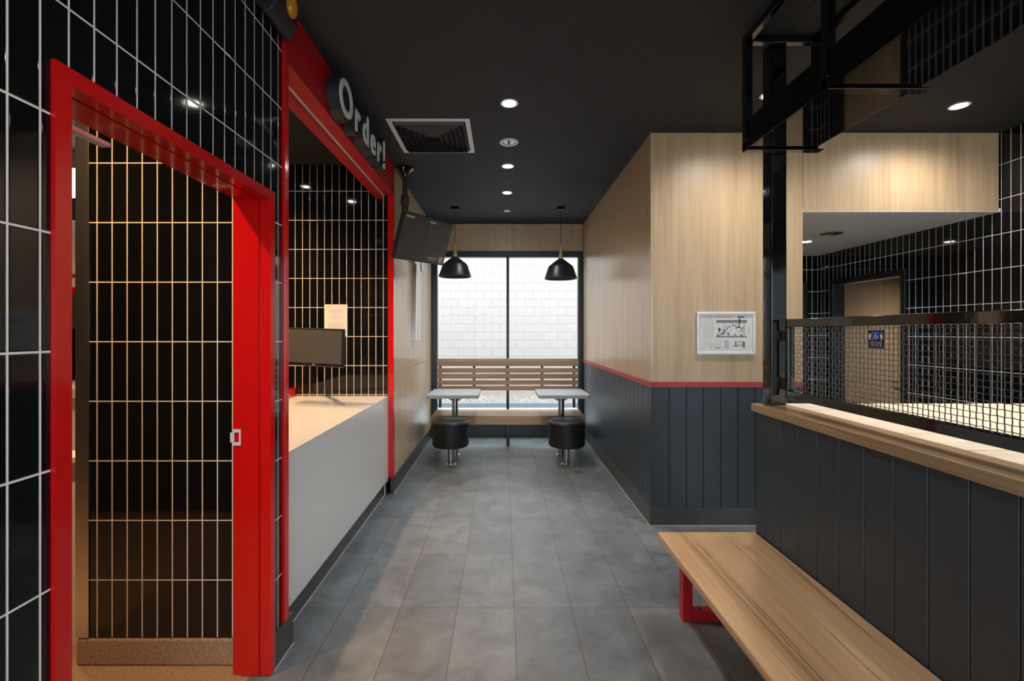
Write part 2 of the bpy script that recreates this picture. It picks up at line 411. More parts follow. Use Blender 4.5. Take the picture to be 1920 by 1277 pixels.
# corridor right wall + facing wall
wr = struct('wall_right_oak', B().box(1.145, 2.254, YF+.02, YW, 0, CZ), 'groove', 'oak and charcoal clad wall mass on the right of the aisle', 'wall')
ys = [YF, 4.59, 5.73, YW]
for i, (a, b_) in enumerate(zip(ys, ys[1:])):
    B().box(XC, XC+.0225, a+.0012, b_-.0012, 1.09, CZ).build('panel', ['lam', 'lam_b'][i % 2], wr)
B().box(XC+.023, 2.2755, YF-.0, YF+.0195, 1.09, CZ).build('panel', 'lam_f', wr)
B().box(2.2545, 2.2755, YF+.0197, 5.56, 1.09, 2.375).build('panel', 'lam', wr)
gy = [YF+.06+k*.1306 for k in range(24)]
w1 = vboards(1, YF, YW, gy, XC, XC+.0225, .134, 1.046).build('wainscot', 'wains', wr)
w2 = vboards(0, XC+.023, 2.2755, [1.2614+k*.1306 for k in range(-1, 9)], YF, YF+.0195, .134, 1.046).build('wainscot', 'wains', wr)
B().box(2.2545, 2.2755, YF+.0197, 5.56, .134, 1.046).build('wainscot', 'wains', wr)
t = struct('trim_1', B().box(XC-.010, XC+.02, YF-.010, YW, 1.047, 1.089), 'redt', 'dusty red dado rail along the right aisle wall', 'trim', bevel=.003)
struct('trim_2', B().box(XC+.021, 2.2755, YF-.010, YF+.018, 1.047, 1.089), 'redt', 'dusty red dado rail on the facing oak wall', 'trim', bevel=.003)
o = struct('baseboard_right', B().box(XC-.009, XC+.02, YF-.009, YW, 0, .134).box(XC+.02, 1.56, YF-.009, YF+.018, 0, .134).box(1.562, 2.2755, YF-.009, YF+.018, 0, .134), 'skirt', 'dark tile skirting round the corner of the right aisle wall', 'baseboard')
B().box(XC-.013, XC-.0085, YF-.012, YW, 0, .004).box(XC-.01, 2.27, YF-.014, YF-.0085, 0, .004).build('sealant', 'sealant', o)

# bulkhead over the toilet lobby
bk = struct('wall_bulkhead', B().box(2.277, 3.764, YF+.02, 5.56, 2.41, CZ), 'groove', 'oak bulkhead above the toilet lobby opening', 'wall')
B().box(2.2795, 3.4555, YF, YF+.0195, 2.384, CZ).build('panel', 'lam_f', bk)
B().box(3.4600, 3.764, YF, YF+.0195, 2.384, CZ).build('panel', 'lam_f', bk)
struct('ceiling_lobby', B().box(2.277, 3.779, YF+.001, 5.56, 2.38, 2.409), 'white_ceil', 'pale grey lowered ceiling of the toilet lobby', 'ceiling')
# right tiled wall with door opening Y 4.36-5.31
w = B().box(XR, XR+.22, YN, 4.36, 0, CZ).box(XR, XR+.22, 5.31, 5.66, 0, CZ).box(XR, XR+.22, 4.36, 5.31, 2.04, CZ)
struct('wall_right', w, 'tile_yz_r', 'glossy black tiled wall with the toilet door', 'wall')
struct('wall_lobby', B().box(2.256, XR, 5.561, 5.66, 0, 2.6), 'tile_xz_r', 'black tiled end wall of the toilet lobby', 'wall')

# far wall: bulkhead + window
fb = struct('wall_back', B().box(-1.2, 1.3, YW+.021, YW+.14, 2.602, CZ+.1).box(-1.3, -1.0, YW, YW+.14, 0, CZ).box(1.118, 1.5, YW, YW+.14, 0, CZ), 'groove', 'wall above and beside the far window', 'wall')
B().box(-.999, .0565, YW, YW+.02, 2.602, CZ).build('panel', 'lam', fb)
B().box(.0595, 1.121, YW, YW+.02, 2.602, CZ).build('panel', 'lam_b', fb)
wn = thing('window_1', 'full-height dark framed window looking onto a white block wall', 'window', (.06, YW+.04, 0), kind='structure')
x0, x1 = -.999, 1.117
B().box(x0, x0+.078, YW, YW+.09, 0, 2.60).build('jamb', 'alu', wn, .004)
B().box(x1-.062, x1, YW, YW+.09, 0, 2.60).build('jamb', 'alu', wn, .004)
B().box(x0+.0785, x1-.0625, YW, YW+.09, 2.517, 2.60).build('head', 'alu', wn, .004)
B().box(x0+.0785, x1-.0625, YW, YW+.09, 0, .176).build('sill', 'alu', wn, .004)
B().box(.049, .088, YW+.005, YW+.085, .1765, 2.5165).build('mullion', 'alu', wn, .003)
B().box(x0+.0785, .0485, YW+.04, YW+.05, .1765, 2.5165).build('glass_pane', 'glass', wn)
B().box(.0885, x1-.0625, YW+.04, YW+.05, .1765, 2.5165).build('glass_pane', 'glass', wn)

# shopfront behind the viewpoint
sf = thing('window_2', 'glazed shopfront behind the viewpoint', 'window', (1.4, YN, 0), kind='structure')
fr = B().box(-1.0, XR, YN-.08, YN, 2.45, CZ).box(-1.0, XR, YN-.08, YN, 0, .12)
for x in (-1.0, .18, 1.38, 2.58, XR-.06): fr.box(x, x+.06, YN-.08, YN, .12, 2.45)
fr.build('frame', 'alu', sf)
B().box(-.94, XR-.06, YN-.045, YN-.035, .12, 2.45).build('glass_pane', 'glass', sf)

# outdoors
struct('ground', B().box(-9, 11, -12, YN-.1, -.12, -.02).box(-9, 11, YW+.14, 9.25, -.12, -.05), 'concrete', 'pale concrete apron outside the far window', 'ground')
struct('wall_outside', B().box(-9, 11, 11.0, 11.2, -.1, 4.2), 'block', 'white painted blockwork wall outside the far window', 'wall')
tag(B().box(-9, 11, 9.25, 9.42, -.12, .045).build('kerb', 'kerbm', None, .012), 'grey concrete kerb outside, in front of the gravel strip', 'kerb')
g = MB(); g.box(-9, 11, 9.425, 10.99, -.12, -.03)
for i in range(1500):
    x, y = random.uniform(-2.2, 2.6), random.uniform(9.45, 10.95); r = random.uniform(.012, .028)
    v = bmesh.ops.create_icosphere(g.bm, subdivisions=1, radius=r)['verts']
    bmesh.ops.scale(g.bm, verts=v, vec=(random.uniform(.8, 1.3), 1, .7)); bmesh.ops.translate(g.bm, verts=v, vec=(x, y, -.025))
tag(g.build('gravel_bed', 'gravel'), 'tan gravel strip between the kerb and the white block wall', 'gravel', kind='stuff')

# ================================================================= RED DOORWAY
d = thing('door_1', 'glossy red steel frame of the open staff doorway in the black tiled wall', 'door', (-1.0, 1.52, 0), kind='structure')
XO, XI = -.990, -1.155
prof = [(XO, 0), (XO, .040), (-1.034, .040), (-1.034, .030), (-1.041, .030), (-1.041, .042), (-1.117, .042), (-1.117, .033), (XI, .033), (XI, 0)]
ya, yb_, zt = 1.024, 2.014, 2.074
stations = [lambda d: (ya+d, .004), lambda d: (ya+d, zt-d), lambda d: (yb_-d, zt-d), lambda d: (yb_-d, .004)]
for k, nm in enumerate(('jamb', 'head', 'jamb')):
    h = MB()
    A = [h.bm.verts.new((x, *stations[k](q))) for x, q in prof]; Bv = [h.bm.verts.new((x, *stations[k+1](q))) for x, q in prof]
    h.bm.faces.new(A); h.bm.faces.new(Bv[::-1])
    for i in range(len(prof)): h.bm.faces.new((A[i], Bv[i], Bv[(i+1) % len(prof)], A[(i+1) % len(prof)]))
    h.build(nm, 'red', d)
k = B().box(-1.154, -1.118, 1.9775, 1.9805, .983, .997).box(-1.154, -1.118, 1.9775, 1.9805, 1.039, 1.053).box(-1.128, -1.118, 1.9775, 1.9805, .997, 1.039).box(-1.165, -1.148, 1.976, 1.9805, .997, 1.039)
k.build('strike_plate', 'alulight', d, .001)['label'] = 'brushed steel strike plate'
B().box(-1.215, -1.185, 1.15, 1.40, 2.026, 2.040).build('closer_arm', 'alulight', d, .003)['label'] = 'steel track of the door closer'

cg = thing('corner_guard', 'brushed steel corner guard on the end of the tiled return wall', 'corner guard', (-1.89, 2.05, .12))
B().box(-1.881, -1.822, 2.035, 2.0385, .123, 2.95).build('plate', 'galv', cg, .001)
B().box(-1.881, -1.871, 2.0386, 2.120, .123, 2.95).build('return_plate', 'galv', cg, .001)

# ================================================================= SERVICE HATCH
hs = thing('hatch_surround', 'glossy red frame and deep fascia around the service counter opening', 'counter surround', (-1.0, 3.17, .156))
B().box(-1.06, -.988, 2.100, 2.137, .151, 2.70).build('jamb', 'red', hs, .002)
B().box(-1.042, -.988, 4.183, 4.216, .151, 2.70).build('jamb', 'red', hs, .002)
B().box(-1.14, -.988, 2.100, 4.179, 2.701, CZ).box(-1.042, -.988, 4.179, 4.216, 2.701, CZ).build('fascia', 'redm', hs, .002)
B().box(-1.145, -1.085, 2.138, 4.178, 2.668, 2.7005).build('inner_lintel', 'redm', hs, .001)
B().box(-1.082, -1.070, 2.138, 4.178, 2.694, 2.7008).build('pale_strip', 'strip', hs)['label'] = 'pale strip let into the red soffit'

ct = thing('service_counter', 'pale quartz service counter filling the red framed opening', 'counter', (-1.4, 3.18, .135))
B().box(-1.059, -1.035, 2.139, 4.178, .135, .862).build('front_panel', 'quartz', ct, .001)
B().box(-2.1, -1.035, 2.139, 4.178, .8625, .89).build('countertop', 'quartz', ct, .002)
B().box(-2.1, -1.0605, 2.178, 2.20, .0, .862).box(-2.1, -1.0605, 4.158, 4.178, 0, .862).box(-2.1, -2.08, 2.2005, 4.1575, 0, .862).build('carcass', 'white', ct)

# red upstand on counter
rt = thing('red_box', 'small red box with a white knob at the back of the counter', 'box', (-2.0, 4.0, .89))
B().box(-2.09, -1.868, 3.80, 4.172, .8905, .962).build('body', 'red', rt, .003)
B().tube((-1.868, 4.02, .912), (-1.858, 4.02, .912), .011, .009, 16).build('knob', 'white', rt)

# monitor
mn = thing('monitor', 'wide black order monitor hung over the service counter', 'monitor', (-1.46, 3.55, 1.2))
yaw = math.radians(-14); rl = math.radians(-1.6)
u = Vector((math.cos(yaw), math.sin(yaw), 0)); n_ = Vector((math.sin(yaw), -math.cos(yaw), 0)); v = Vector((0,0,1))
u, v = u*math.cos(rl)+v*math.sin(rl), v*math.cos(rl)-u*math.sin(rl)
cx = Vector((-1.205, 3.50, 0)); cc = Vector((-1.205, 3.50, EYE-31.5*3.50/868)) - u*.255
B().obox(cc-n_*.012, u, v, n_, .255, .147, .012).build('casing', 'blacksat', mn, .006)
B().obox(cc+n_*.0015+v*.006, u, v, n_, .240, .128, .001).build('screen', 'screen', mn)
B().obox(cc+n_*.0018-v*.132, u, v, n_, .014, .003, .0008).build('badge', 'inkl', mn)
B().obox(cc-n_*.045, u, v, n_, .05, .05, .020).build('mount_plate', 'blackmat', mn, .003)
pa = cc-n_*.065
B().tube(pa, (pa.x-.33, 4.16, pa.z), .018, None, 16).build('arm', 'blackmat', mn, smooth=True)
B().box(pa.x-.39, pa.x-.27, 4.158, 4.178, pa.z-.06, pa.z+.06).build('wall_plate', 'blackmat', mn, .003)

# paper notice
pn = thing('paper_notice', 'white typed paper notice taped to the black counter tiles', 'notice', (-1.5, 4.177, 1.43))
B().box(-1.610, -1.404, 4.1765, 4.1785, 1.430, 1.716).build('sheet', 'paper', pn)
ib = MB(); z = 1.668
ib.box(-1.59, -1.575, 4.1755, 4.1764, 1.686, 1.697).box(-1.572, -1.552, 4.1755, 4.1764, 1.688, 1.695)
for wd, dz in ((.09, .012), (.11, .012), (.14, .014), (.02, .010), (.05, .010), (.13, .010), (.02, .01), (.11, .018), (.03, .016), (.10, .016), (.14, .008), (.15, .014), (.14, .012), (.13, .01), (.10, .01)):
    ib.box(-1.507-wd/2, -1.507+wd/2, 4.1755, 4.1764, z-.0022, z+.0012); z -= dz
ib.build('print', 'inkl', pn)

# lettering on fascia
def text_mesh(ch, size, ext, off, bev=0):
    cu = bpy.data.curves.new('glyph', 'FONT'); cu.body = ch; cu.size = size; cu.extrude = ext; cu.offset = off; cu.resolution_u = 6
    ob = bpy.data.objects.new('glyph', cu); COL.objects.link(ob)
    bpy.context.view_layer.update()
    me = bpy.data.meshes.new_from_object(ob.evaluated_get(bpy.context.evaluated_depsgraph_get()))
    bpy.data.objects.remove(ob); bpy.data.curves.remove(cu); return me
sg = thing('fascia_sign', 'white script sign on black backing fixed to the red fascia', 'sign', (-.988, 2.55, 2.72))
RX = Matrix(((0,0,1,0),(1,0,0,0),(0,1,0,0),(0,0,0,1)))
adv = 2.57
for ch, sz, sc in (('O', .29, 1.0), ('r', .27, 1.0), ('d', .27, 1.0), ('e', .27, 1.0), ('r', .27, 1.0), ('!', .29, 1.0)):
    me = text_mesh(ch, sz, .034, .026); xs = [p.co.x for p in me.vertices]; x0_, x1_ = min(xs), max(xs)
    zz = 2.728
    mt = Matrix.Translation((-.950, adv-x0_, zz)) @ RX
    me.transform(Matrix.Translation(-Vector(sg['_o'])) @ mt); me.materials.clear(); me.materials.append(M['blackmat'])
    lo = bpy.data.objects.new('letter', me); COL.objects.link(lo); lo.parent = sg; lo['_o'] = sg['_o']
    mf = text_mesh(ch, sz, .004, .005); mf.transform(Matrix.Translation(-Vector(sg['_o'])) @ Matrix.Translation((-.9145, adv-x0_, zz)) @ RX)
    mf.materials.clear(); mf.materials.append(M['whitegloss'])
    fo = bpy.data.objects.new('letter_face', mf); COL.objects.link(fo); fo.parent = lo; fo['label'] = 'white raised face of the letter'
    adv += (x1_-x0_)+.012

# beacon
be = thing('wall_beacon', 'black wall beacon with an amber lens high beside the fascia', 'beacon', (-1.0, 1.96, 2.8))
B().prism([(-1.0, CZ), (-1.0, 2.80), (-.965, 2.765), (-.935, 2.775), (-.915, 2.82), (-.915, CZ)], 1, 1.87, 2.06).build('housing', 'blackmat', be, .006)
lz = MB(); bmesh.ops.create_uvsphere(lz.bm, u_segments=20, v_segments=12, radius=1)
bmesh.ops.scale(lz.bm, verts=lz.bm.verts, vec=(.022, .035, .052)); bmesh.ops.translate(lz.bm, verts=lz.bm.verts, vec=(-.905, 1.985, 2.865))
lz.build('lens', 'amber', be, smooth=True)['label'] = 'amber glass lens'

# ================================================================= TELEVISION
tv = thing('television', 'black menu screen tilted down on a ceiling pole by the counter', 'television', (-.718, 4.297, 2.319))
yaw, pit, rl = 1.112, .3405, .0442
u = Vector((math.cos(yaw), math.sin(yaw), 0)); n0 = Vector((math.sin(yaw), -math.cos(yaw), 0))
v = Vector((0,0,1))*math.cos(pit)+n0*math.sin(pit); 
u, v = u*math.cos(rl)+v*math.sin(rl), v*math.cos(rl)-u*math.sin(rl)
n_ = u.cross(v)
if n_.dot(n0) < 0: n_ = -n_
cc = Vector((-.718, 4.297, 2.319)); hw, hh = .3745, .2107
B().obox(cc-n_*.018, u, v, n_, hw, hh, .018).build('casing', 'blacksat', tv, .004)
sc_ = B().obox(cc+n_*.0010, u, v, n_, hw-.010, hh-.010, .001).build('screen', 'tvscreen', tv)
def on(a, b, wa, hb, mat, name, par=tv):
    B().obox(cc+n_*.0026+u*a+v*b, u, v, n_, wa, hb, .0004).build(name, mat, par)
for a, b, wa, n in ((-.285, .172, .055, 7), (.045, .172, .045, 6)):
    m_ = MB()
    for i in range(n):
        m_.obox(cc+n_*.0026+u*(a+(i-n/2+.5)*2*wa/n)+v*b, u, v, n_, wa/n*.8, .0085, .0004)
    m_.build('menu_heading', 'tvtext', sc_)
m_ = MB()
for i in range(9): m_.obox(cc+n_*.0026+u*(.10+i*.017)+v*(-.155), u, v, n_, .0065, .005, .0004)
for i in range(7): m_.obox(cc+n_*.0026+u*(.10+i*.017)+v*(-.176), u, v, n_, .0065, .0025, .0004)
m_.build('menu_footer', 'tvtext', sc_)
B().obox(cc+n_*.0026+u*.305+v*(-.160), u, v, n_, .030, .030, .0004).build('menu_picture', 'tvpic', sc_)
B().obox(cc+n_*.0026+v*.0, u, v, n_, .0008, .17, .0003).build('menu_divider', 'blackmat', sc_)
px_, py_ = -.905, 4.275
B().lathe([(0, 2.979), (.085, 2.979), (.084, 2.968), (.068, 2.956), (.045, 2.938), (.030, 2.918), (.026, 2.90)], (px_, py_), 32).build('ceiling_flange', 'blackgloss', tv, smooth=True)
B().tube((px_, py_, 2.46), (px_, py_, 2.915), .0235, None, 24).build('pole', 'blackmat', tv, smooth=True)
B().lathe([(.026, 2.73), (.036, 2.725), (.038, 2.70), (.036, 2.68), (.040, 2.675), (.040, 2.645), (.036, 2.64), (.030, 2.635)], (px_, py_), 24).build('collar', 'blackmat', tv, smooth=True)
B().tube((px_, py_, 2.30), (px_, py_, 2.66), .030, None, 24).build('sleeve', 'blackmat', tv, smooth=True)
B().obox(cc-n_*.070, u, v, n_, .09, .07, .035).build('bracket', 'blackmat', tv, .004)

# ================================================================= WALL LETTER SCULPTURE
ws = thing('wall_letter', 'tall white and aluminium cut-out letter on the left oak wall', 'wall sign', (-1.0, 5.3, 1.4))
face = [(5.05, 2.46), (5.55, 2.46), (5.55, 2.30), (5.58, 2.19), (5.46, 2.20), (5.44, 2.28), (5.36, 2.28), (5.33, 1.375), (5.235, 1.375), (5.27, 2.16), (5.255, 2.16), (5.19, 1.375), (5.06, 1.375), (5.13, 2.22), (5.05, 2.22)]
B().prism(face, 0, -.999, -.9615).build('side', 'steel', ws)['label'] = 'aluminium edge'
B().prism(face, 0, -.961, -.956).build('face', 'whitegloss', ws)

# ================================================================= CEILING FITTINGS
def downlight(name, x, y, z, label, power=30, lit=True, group='round recessed ceiling downlights', col=(1, .97, .925), r=.046, spot=128):
    t = thing(name, label, 'downlight', (x, y, z), group)
    B().lathe([(r, z-.001), (r+.012, z-.001), (r+.014, z-.004), (r+.010, z-.007), (r, z-.006), (r-.004, z-.001)], (x, y), 32).build('trim_ring', 'white', t, smooth=True)
    B().lathe([(0, z-.0022), (r-.001, z-.0022), (r-.001, z-.0005), (0, z-.0005)], (x, y), 32).build('lamp_face', 'lamp', t)
    ld = bpy.data.lights.new('downlight_spot', 'SPOT'); ld.energy = power; ld.color = col; ld.spot_size = math.radians(spot); ld.spot_blend = .9; ld.shadow_soft_size = .045
    lo = bpy.data.objects.new('spot_light', ld); COL.objects.link(lo); lo.parent = t; lo.location = (0, 0, -.02)
    return t
P1 = 40
downlight('downlight', .042, 3.055, CZ, 'lit downlight nearest in the row down the aisle, before the air vent', P1)
downlight('downlight', .044, 4.215, CZ, 'lit downlight in the middle of the aisle row, just beyond the round speaker', P1)
downlight('downlight', .046, 5.02, CZ, 'lit downlight farthest along the aisle row, nearest the pendant lamps', P1)
downlight('downlight', 3.045, 3.09, CZ, 'lit downlight in the black ceiling on the right, before the oak bulkhead', 42, spot=165)
downlight('downlight', 2.45, 1.75, CZ, 'added lamp brightening the high table in place of a sun patch, out of view', 170, spot=100, col=(1, .96, .92))  # unseen lamp, added to brighten the table boards instead of a sun patch
downlight('downlight', .042, .9, CZ, 'downlight above the viewpoint in the aisle row', P1)
downlight('downlight', 3.06, 4.67, 2.38, 'lit downlight in the pale lobby ceiling beside the oak wall', 60)
downlight('downlight', 1.7, 2.95, CZ, 'downlight in the black ceiling in front of the facing oak wall, behind the hanging frame', 45, spot=160)

sp = thing('ceiling_speaker', 'round white ceiling speaker between the first and second aisle downlights', 'ceiling speaker', (.047, 3.68, CZ))
B().lathe([(.052, CZ-.001), (.074, CZ-.001), (.076, CZ-.006), (.070, CZ-.011), (.052, CZ-.009), (.050, CZ-.003)], (.047, 3.68), 36).build('rim', 'alulight', sp, smooth=True)
B().lathe([(0, CZ-.006), (.020, CZ-.006), (.022, CZ-.003), (.049, CZ-.003), (.049, CZ-.001), (0, CZ-.001)], (.047, 3.68), 32).build('grille', 'steel', sp, smooth=True)
B().tube((.047, 3.68, CZ-.006), (.047, 3.68, CZ-.02), .009, .006, 12).build('centre_pin', 'blackmat', sp)
sk = thing('ceiling_fitting', 'small flat white ceiling fitting between the pendant lamps', 'ceiling fitting', (.05, 5.77, CZ))  # flat round cap, modelled as a sprinkler cover
B().lathe([(0, CZ-.012), (.036, CZ-.012), (.041, CZ-.008), (.041, CZ), (0, CZ)], (.05, 5.77), 24).build('housing', 'white', sk, smooth=True)
lv = thing('ceiling_vent', 'round grey vent in the pale lobby ceiling', 'vent', (3.03, 4.27, 2.38))
lm = MB()
for ri in (.085, .068, .051, .034, .017): lm.lathe([(ri-.005, 2.379), (ri, 2.372), (ri+.006, 2.370), (ri+.004, 2.379)], (3.03, 4.27), 32)
lm.build('vent_ring', 'steel', lv, smooth=True)
B().lathe([(0, 2.3785), (.085, 2.3785), (.085, 2.3795), (0, 2.3795)], (3.03, 4.27), 32).build('backing', 'blackmat', lv)

# square diffuser
df = thing('air_diffuser', 'square silver framed air diffuser with stepped black blades', 'air vent', (-.532, 3.585, CZ))
vx0, vx1, vy0, vy1 = -.832, -.236, 3.277, 3.890
def sqring(m, i0, i1, z0, z1):
    # sloped square ring: inner inset i1 at height z1, outer inset i0 at z0
    a = [(vx0+i0, vy0+i0), (vx1-i0, vy0+i0), (vx1-i0, vy1-i0), (vx0+i0, vy1-i0)]
    b = [(vx0+i1, vy0+i1), (vx1-i1, vy0+i1), (vx1-i1, vy1-i1), (vx0+i1, vy1-i1)]
    th = .0012
    for dz in (0, th):
        A_ = [m.bm.verts.new((*p, z0+dz)) for p in a]; B_ = [m.bm.verts.new((*p, z1+dz)) for p in b]
        for i in range(4): m.bm.faces.new((A_[i], A_[(i+1)%4], B_[(i+1)%4], B_[i]))
m_ = MB(); m_.box(vx0, vx1, vy0, vy0+.035, CZ-.008, CZ-.0005).box(vx0, vx1, vy1-.035, vy1, CZ-.008, CZ-.0005).box(vx0, vx0+.035, vy0+.035, vy1-.035, CZ-.008, CZ-.0005).box(vx1-.035, vx1, vy0+.035, vy1-.035, CZ-.008, CZ-.0005)
m_.build('frame', 'alulight', df, .002)
for i in range(6):
    m_ = MB(); sqring(m_, .055+i*.038, .042+i*.038, CZ-.026, CZ-.002); m_.build('blade', 'blade', df)
B().box(vx0+.035, vx1-.035, vy0+.035, vy1-.035, CZ-.0015, CZ-.0005).build('backing', 'groove', df)

# pendants
def pendant(x, y, dz, label):
    t = thing('pendant_lamp', label, 'pendant lamp', (x, y, CZ), 'black pendant lamps before the window')
    B().lathe([(0, CZ-.0005), (.051, CZ-.0005), (.052, CZ-.028), (.048, CZ-.032), (0, CZ-.032)], (x, y), 32).build('canopy', 'blackgloss', t, smooth=True)
    B().tube((x, y, 2.545+dz), (x, y, CZ-.03), .0035, None, 8).build('cord', 'blackmat', t, smooth=True)
    B().lathe([(0, 2.556), (.011, 2.555), (.012, 2.55), (.014, 2.49), (.020, 2.43), (.030, 2.385), (.032, 2.378), (0, 2.378)], (x, y), 28).build('neck', 'neck', t, smooth=True).location.z += dz
    B().lathe([(0, 2.379), (.035, 2.378), (.041, 2.370), (.060, 2.358), (.146, 2.288), (.151, 2.279), (.196, 2.152), (.198, 2.138), (.194, 2.136), (.190, 2.150), (.146, 2.276), (.136, 2.284), (.056, 2.350), (0, 2.360)], (x, y), 56).build('shade', 'shade', t, smooth=True).location.z += dz
    bl = MB(); bl.lathe([(0, 2.225), (.018, 2.230), (.029, 2.25), (.028, 2.275), (.016, 2.31), (.014, 2.355), (0, 2.355)], (x, y), 20)
    bl.build('bulb', 'white', t, smooth=True).location.z += dz
    return t
pendant(-.582, 5.625, 0, 'black metal pendant lamp with timber neck over the left table')
pendant(.702, 5.625, -.025, 'black metal pendant lamp with timber neck over the right table')

# ================================================================= SLATTED BENCH
bn = thing('slatted_bench', 'slatted timber bench with high backrest under the far window', 'bench', (.065, 5.9, 0))
bx0, bx1 = -.872, 1.002
yb = 6.12
B().box(bx0, bx1, yb+.012, yb+.075, 1.090, 1.112).build('cap_rail', 'slat_x', bn, .003)
for z0, z1 in ((1.014, 1.088), (.928, .990), (.849, .914), (.768, .829), (.694, .753)):
    B().box(bx0, bx1, yb, yb+.022, z0, z1).build('back_slat', 'slat_x', bn, .003)
for x in (bx0+.035, bx0+.485, .05, bx1-.485, bx1-.06):
    B().box(x-.014, x+.020, yb+.0225, yb+.060, .46 if x in (bx0+.035, bx1-.06) else .70, 1.089).build('back_post', 'blacksat', bn, .002)
dy = (6.10-5.64)/5
for i in range(5):
    B().box(bx0, bx1, 5.642+i*dy, 5.642+(i+1)*dy-.008, .428, .450).build('seat_slat', 'seat_x', bn, .003)
B().box(bx0, bx1, 5.618, 5.6405, .340, .450).build('seat_apron', 'seat_x', bn, .003)
B().box(bx0+.03, bx1-.03, 5.66, 6.10, .39, .4275).build('seat_frame', 'blacksat', bn)
for x in (bx0+.05, .065, bx1-.05):
    B().box(x-.022, x+.022, 5.965, 6.01, 0, .3895).build('leg', 'blacksat', bn, .002)
B().box(bx0+.05, bx1-.05, 6.06, 6.09, .28, .31).build('rail', 'blacksat', bn)

# ================================================================= TABLES + STOOLS
def table(x0, label):
    x1 = x0+.588; cx, cy = x0+.294, 5.535
    t = thing('cafe_table', label, 'table', (cx, cy, 0), 'small white fixed tables in front of the slatted bench')
    def rr(i):
        r = .03; a, b_, c_, d_ = x0+i, x1-i, 5.235+i, 5.835-i; pts = []
        for (qx, qy, s0) in ((b_-r, d_-r, 0), (a+r, d_-r, 90), (a+r, c_+r, 180), (b_-r, c_+r, 270)):
            for k in range(5): an = math.radians(s0+k*22.5); pts.append((qx+r*math.cos(an), qy+r*math.sin(an)))
        return pts
    B().prism(rr(0), 2, .712, .7475).build('edge_band', 'tabedge', t)
    B().prism(rr(.001), 2, .7478, .7500).build('tabletop', 'tabletop', t)
    B().tube((cx, cy, .0), (cx, cy, .711), .0375, None, 32).build('pedestal', 'steel', t, smooth=True)
    for a in range(4):
        dx, dy_ = [(1,0),(0,1),(-1,0),(0,-1)][a]
        m = MB(); ex, ey = (abs(dy_)*.003, abs(dx)*.003)
        P = [(.036, .711), (.15, .711), (.13, .695), (.036, .64)]
        A = [m.bm.verts.new((cx+dx*p+ex, cy+dy_*p+ey, z)) for p, z in P]; B_ = [m.bm.verts.new((cx+dx*p-ex, cy+dy_*p-ey, z)) for p, z in P]
        m.bm.faces.new(A); m.bm.faces.new(B_[::-1])
        for i in range(4): m.bm.faces.new((A[i], A[(i+1)%4], B_[(i+1)%4], B_[i]))
        m.build('bracket', 'tabedge', t)
    B().lathe([(0, .0005), (.062, .0005), (.062, .006), (.045, .010), (0, .010)], (cx, cy), 32).build('base_flange', 'steel', t, smooth=True)
table(-.866, 'white square-topped table on a steel pedestal by the left oak wall')
table(.402, 'white square-topped table on a steel pedestal by the right charcoal wall')
def stool(x, label):
    y = 5.12
    t = thing('round_stool', label, 'stool', (x, y, 0), 'round black upholstered stools fixed to the floor')
    R_ = .201
    B().lathe([(0, .497), (R_-.03, .496), (R_-.012, .491), (R_-.003, .480), (R_-.001, .472), (R_+.001, .470), (R_, .466), (R_, .240), (R_-.004, .222), (R_-.014, .214), (R_-.03, .211), (0, .211)], (x, y), 64).build('cushion', 'vinyl', t, smooth=True)
    B().tube((x, y, .0), (x, y, .2105), .0325, None, 32).build('pedestal', 'steel', t, smooth=True)
    B().lathe([(0, .0005), (.062, .0005), (.063, .004), (.050, .009), (0, .009)], (x, y), 32).build('base_flange', 'chrome', t, smooth=True)
stool(-.578, 'round black padded stool in front of the left white table')
stool(.704, 'round black padded stool in front of the right white table')
fd = thing('floor_drain', 'small round steel cover set in the floor by the right stool', 'drain cover', (.782, 4.85, 0))
B().lathe([(.044, .0005), (.054, .0005), (.054, .002), (.044, .002), (.044, .0005)], (.782, 4.85), 40).build('ring', 'kerbm', fd)
B().lathe([(0, .0003), (.043, .0003), (.043, .0012), (0, .0012)], (.782, 4.85), 40).build('cover', 'skirt', fd)

# ================================================================= PARTITION, WORKTOP, HIGH TABLE
gl = [2.39-k*.1306 for k in range(-1, 40)]
pw = struct('wall_partition', B().box(1.376, 1.475, YN+.01, 2.479, 0, 1.044), 'wains', 'low charcoal partition wall behind the timber bench', 'wall')
vboards(1, YN+.01, 2.480, gl, 1.356, 1.3755, 0, 1.044).build('wainscot', 'wains', pw)
B().box(1.354, 1.356, YN+.01, 2.47, .3985, .4015).build('sealant', 'sealant', pw) if False else None
wt = tag(B().box(1.330, 1.500, YN+.2, 2.482, 1.0455, 1.087).build('worktop', 'worktop', None, .003, loc=(1.41, 1.0, 1.045)), 'brown timber ledge capping the low charcoal partition', 'ledge')
ht = thing('high_table', 'high table of pale timber boards behind the ledge and wire screen', 'table', (2.3, 1.2, 0))
HX0, HX1 = 1.5015, 3.05
edges = [2.482, 2.400, 2.262, 2.070, 1.748, 1.500, 1.235, .97, .70, .42, .14]
for i, (a, b_) in enumerate(zip(edges, edges[1:])):
    B().box(HX0, HX1, b_+.0045, a-.0045, 1.052, 1.086).build('board', 'board_x', ht, .003)
B().box(HX0+.002, HX0+.05, .20, 2.46, 1.005, 1.0515).build('frame_rail', 'blackmat', ht)
B().box(HX1-.09, HX1-.04, .20, 2.46, 1.005, 1.0515).build('frame_rail', 'blackmat', ht)
for x, y in ((HX1-.09, .25), (HX1-.09, 2.36), (HX0+.01, .25), (HX0+.01, 2.36)):
    B().box(x, x+.05, y, y+.05, 0, 1.0045).build('leg', 'blackmat', ht)

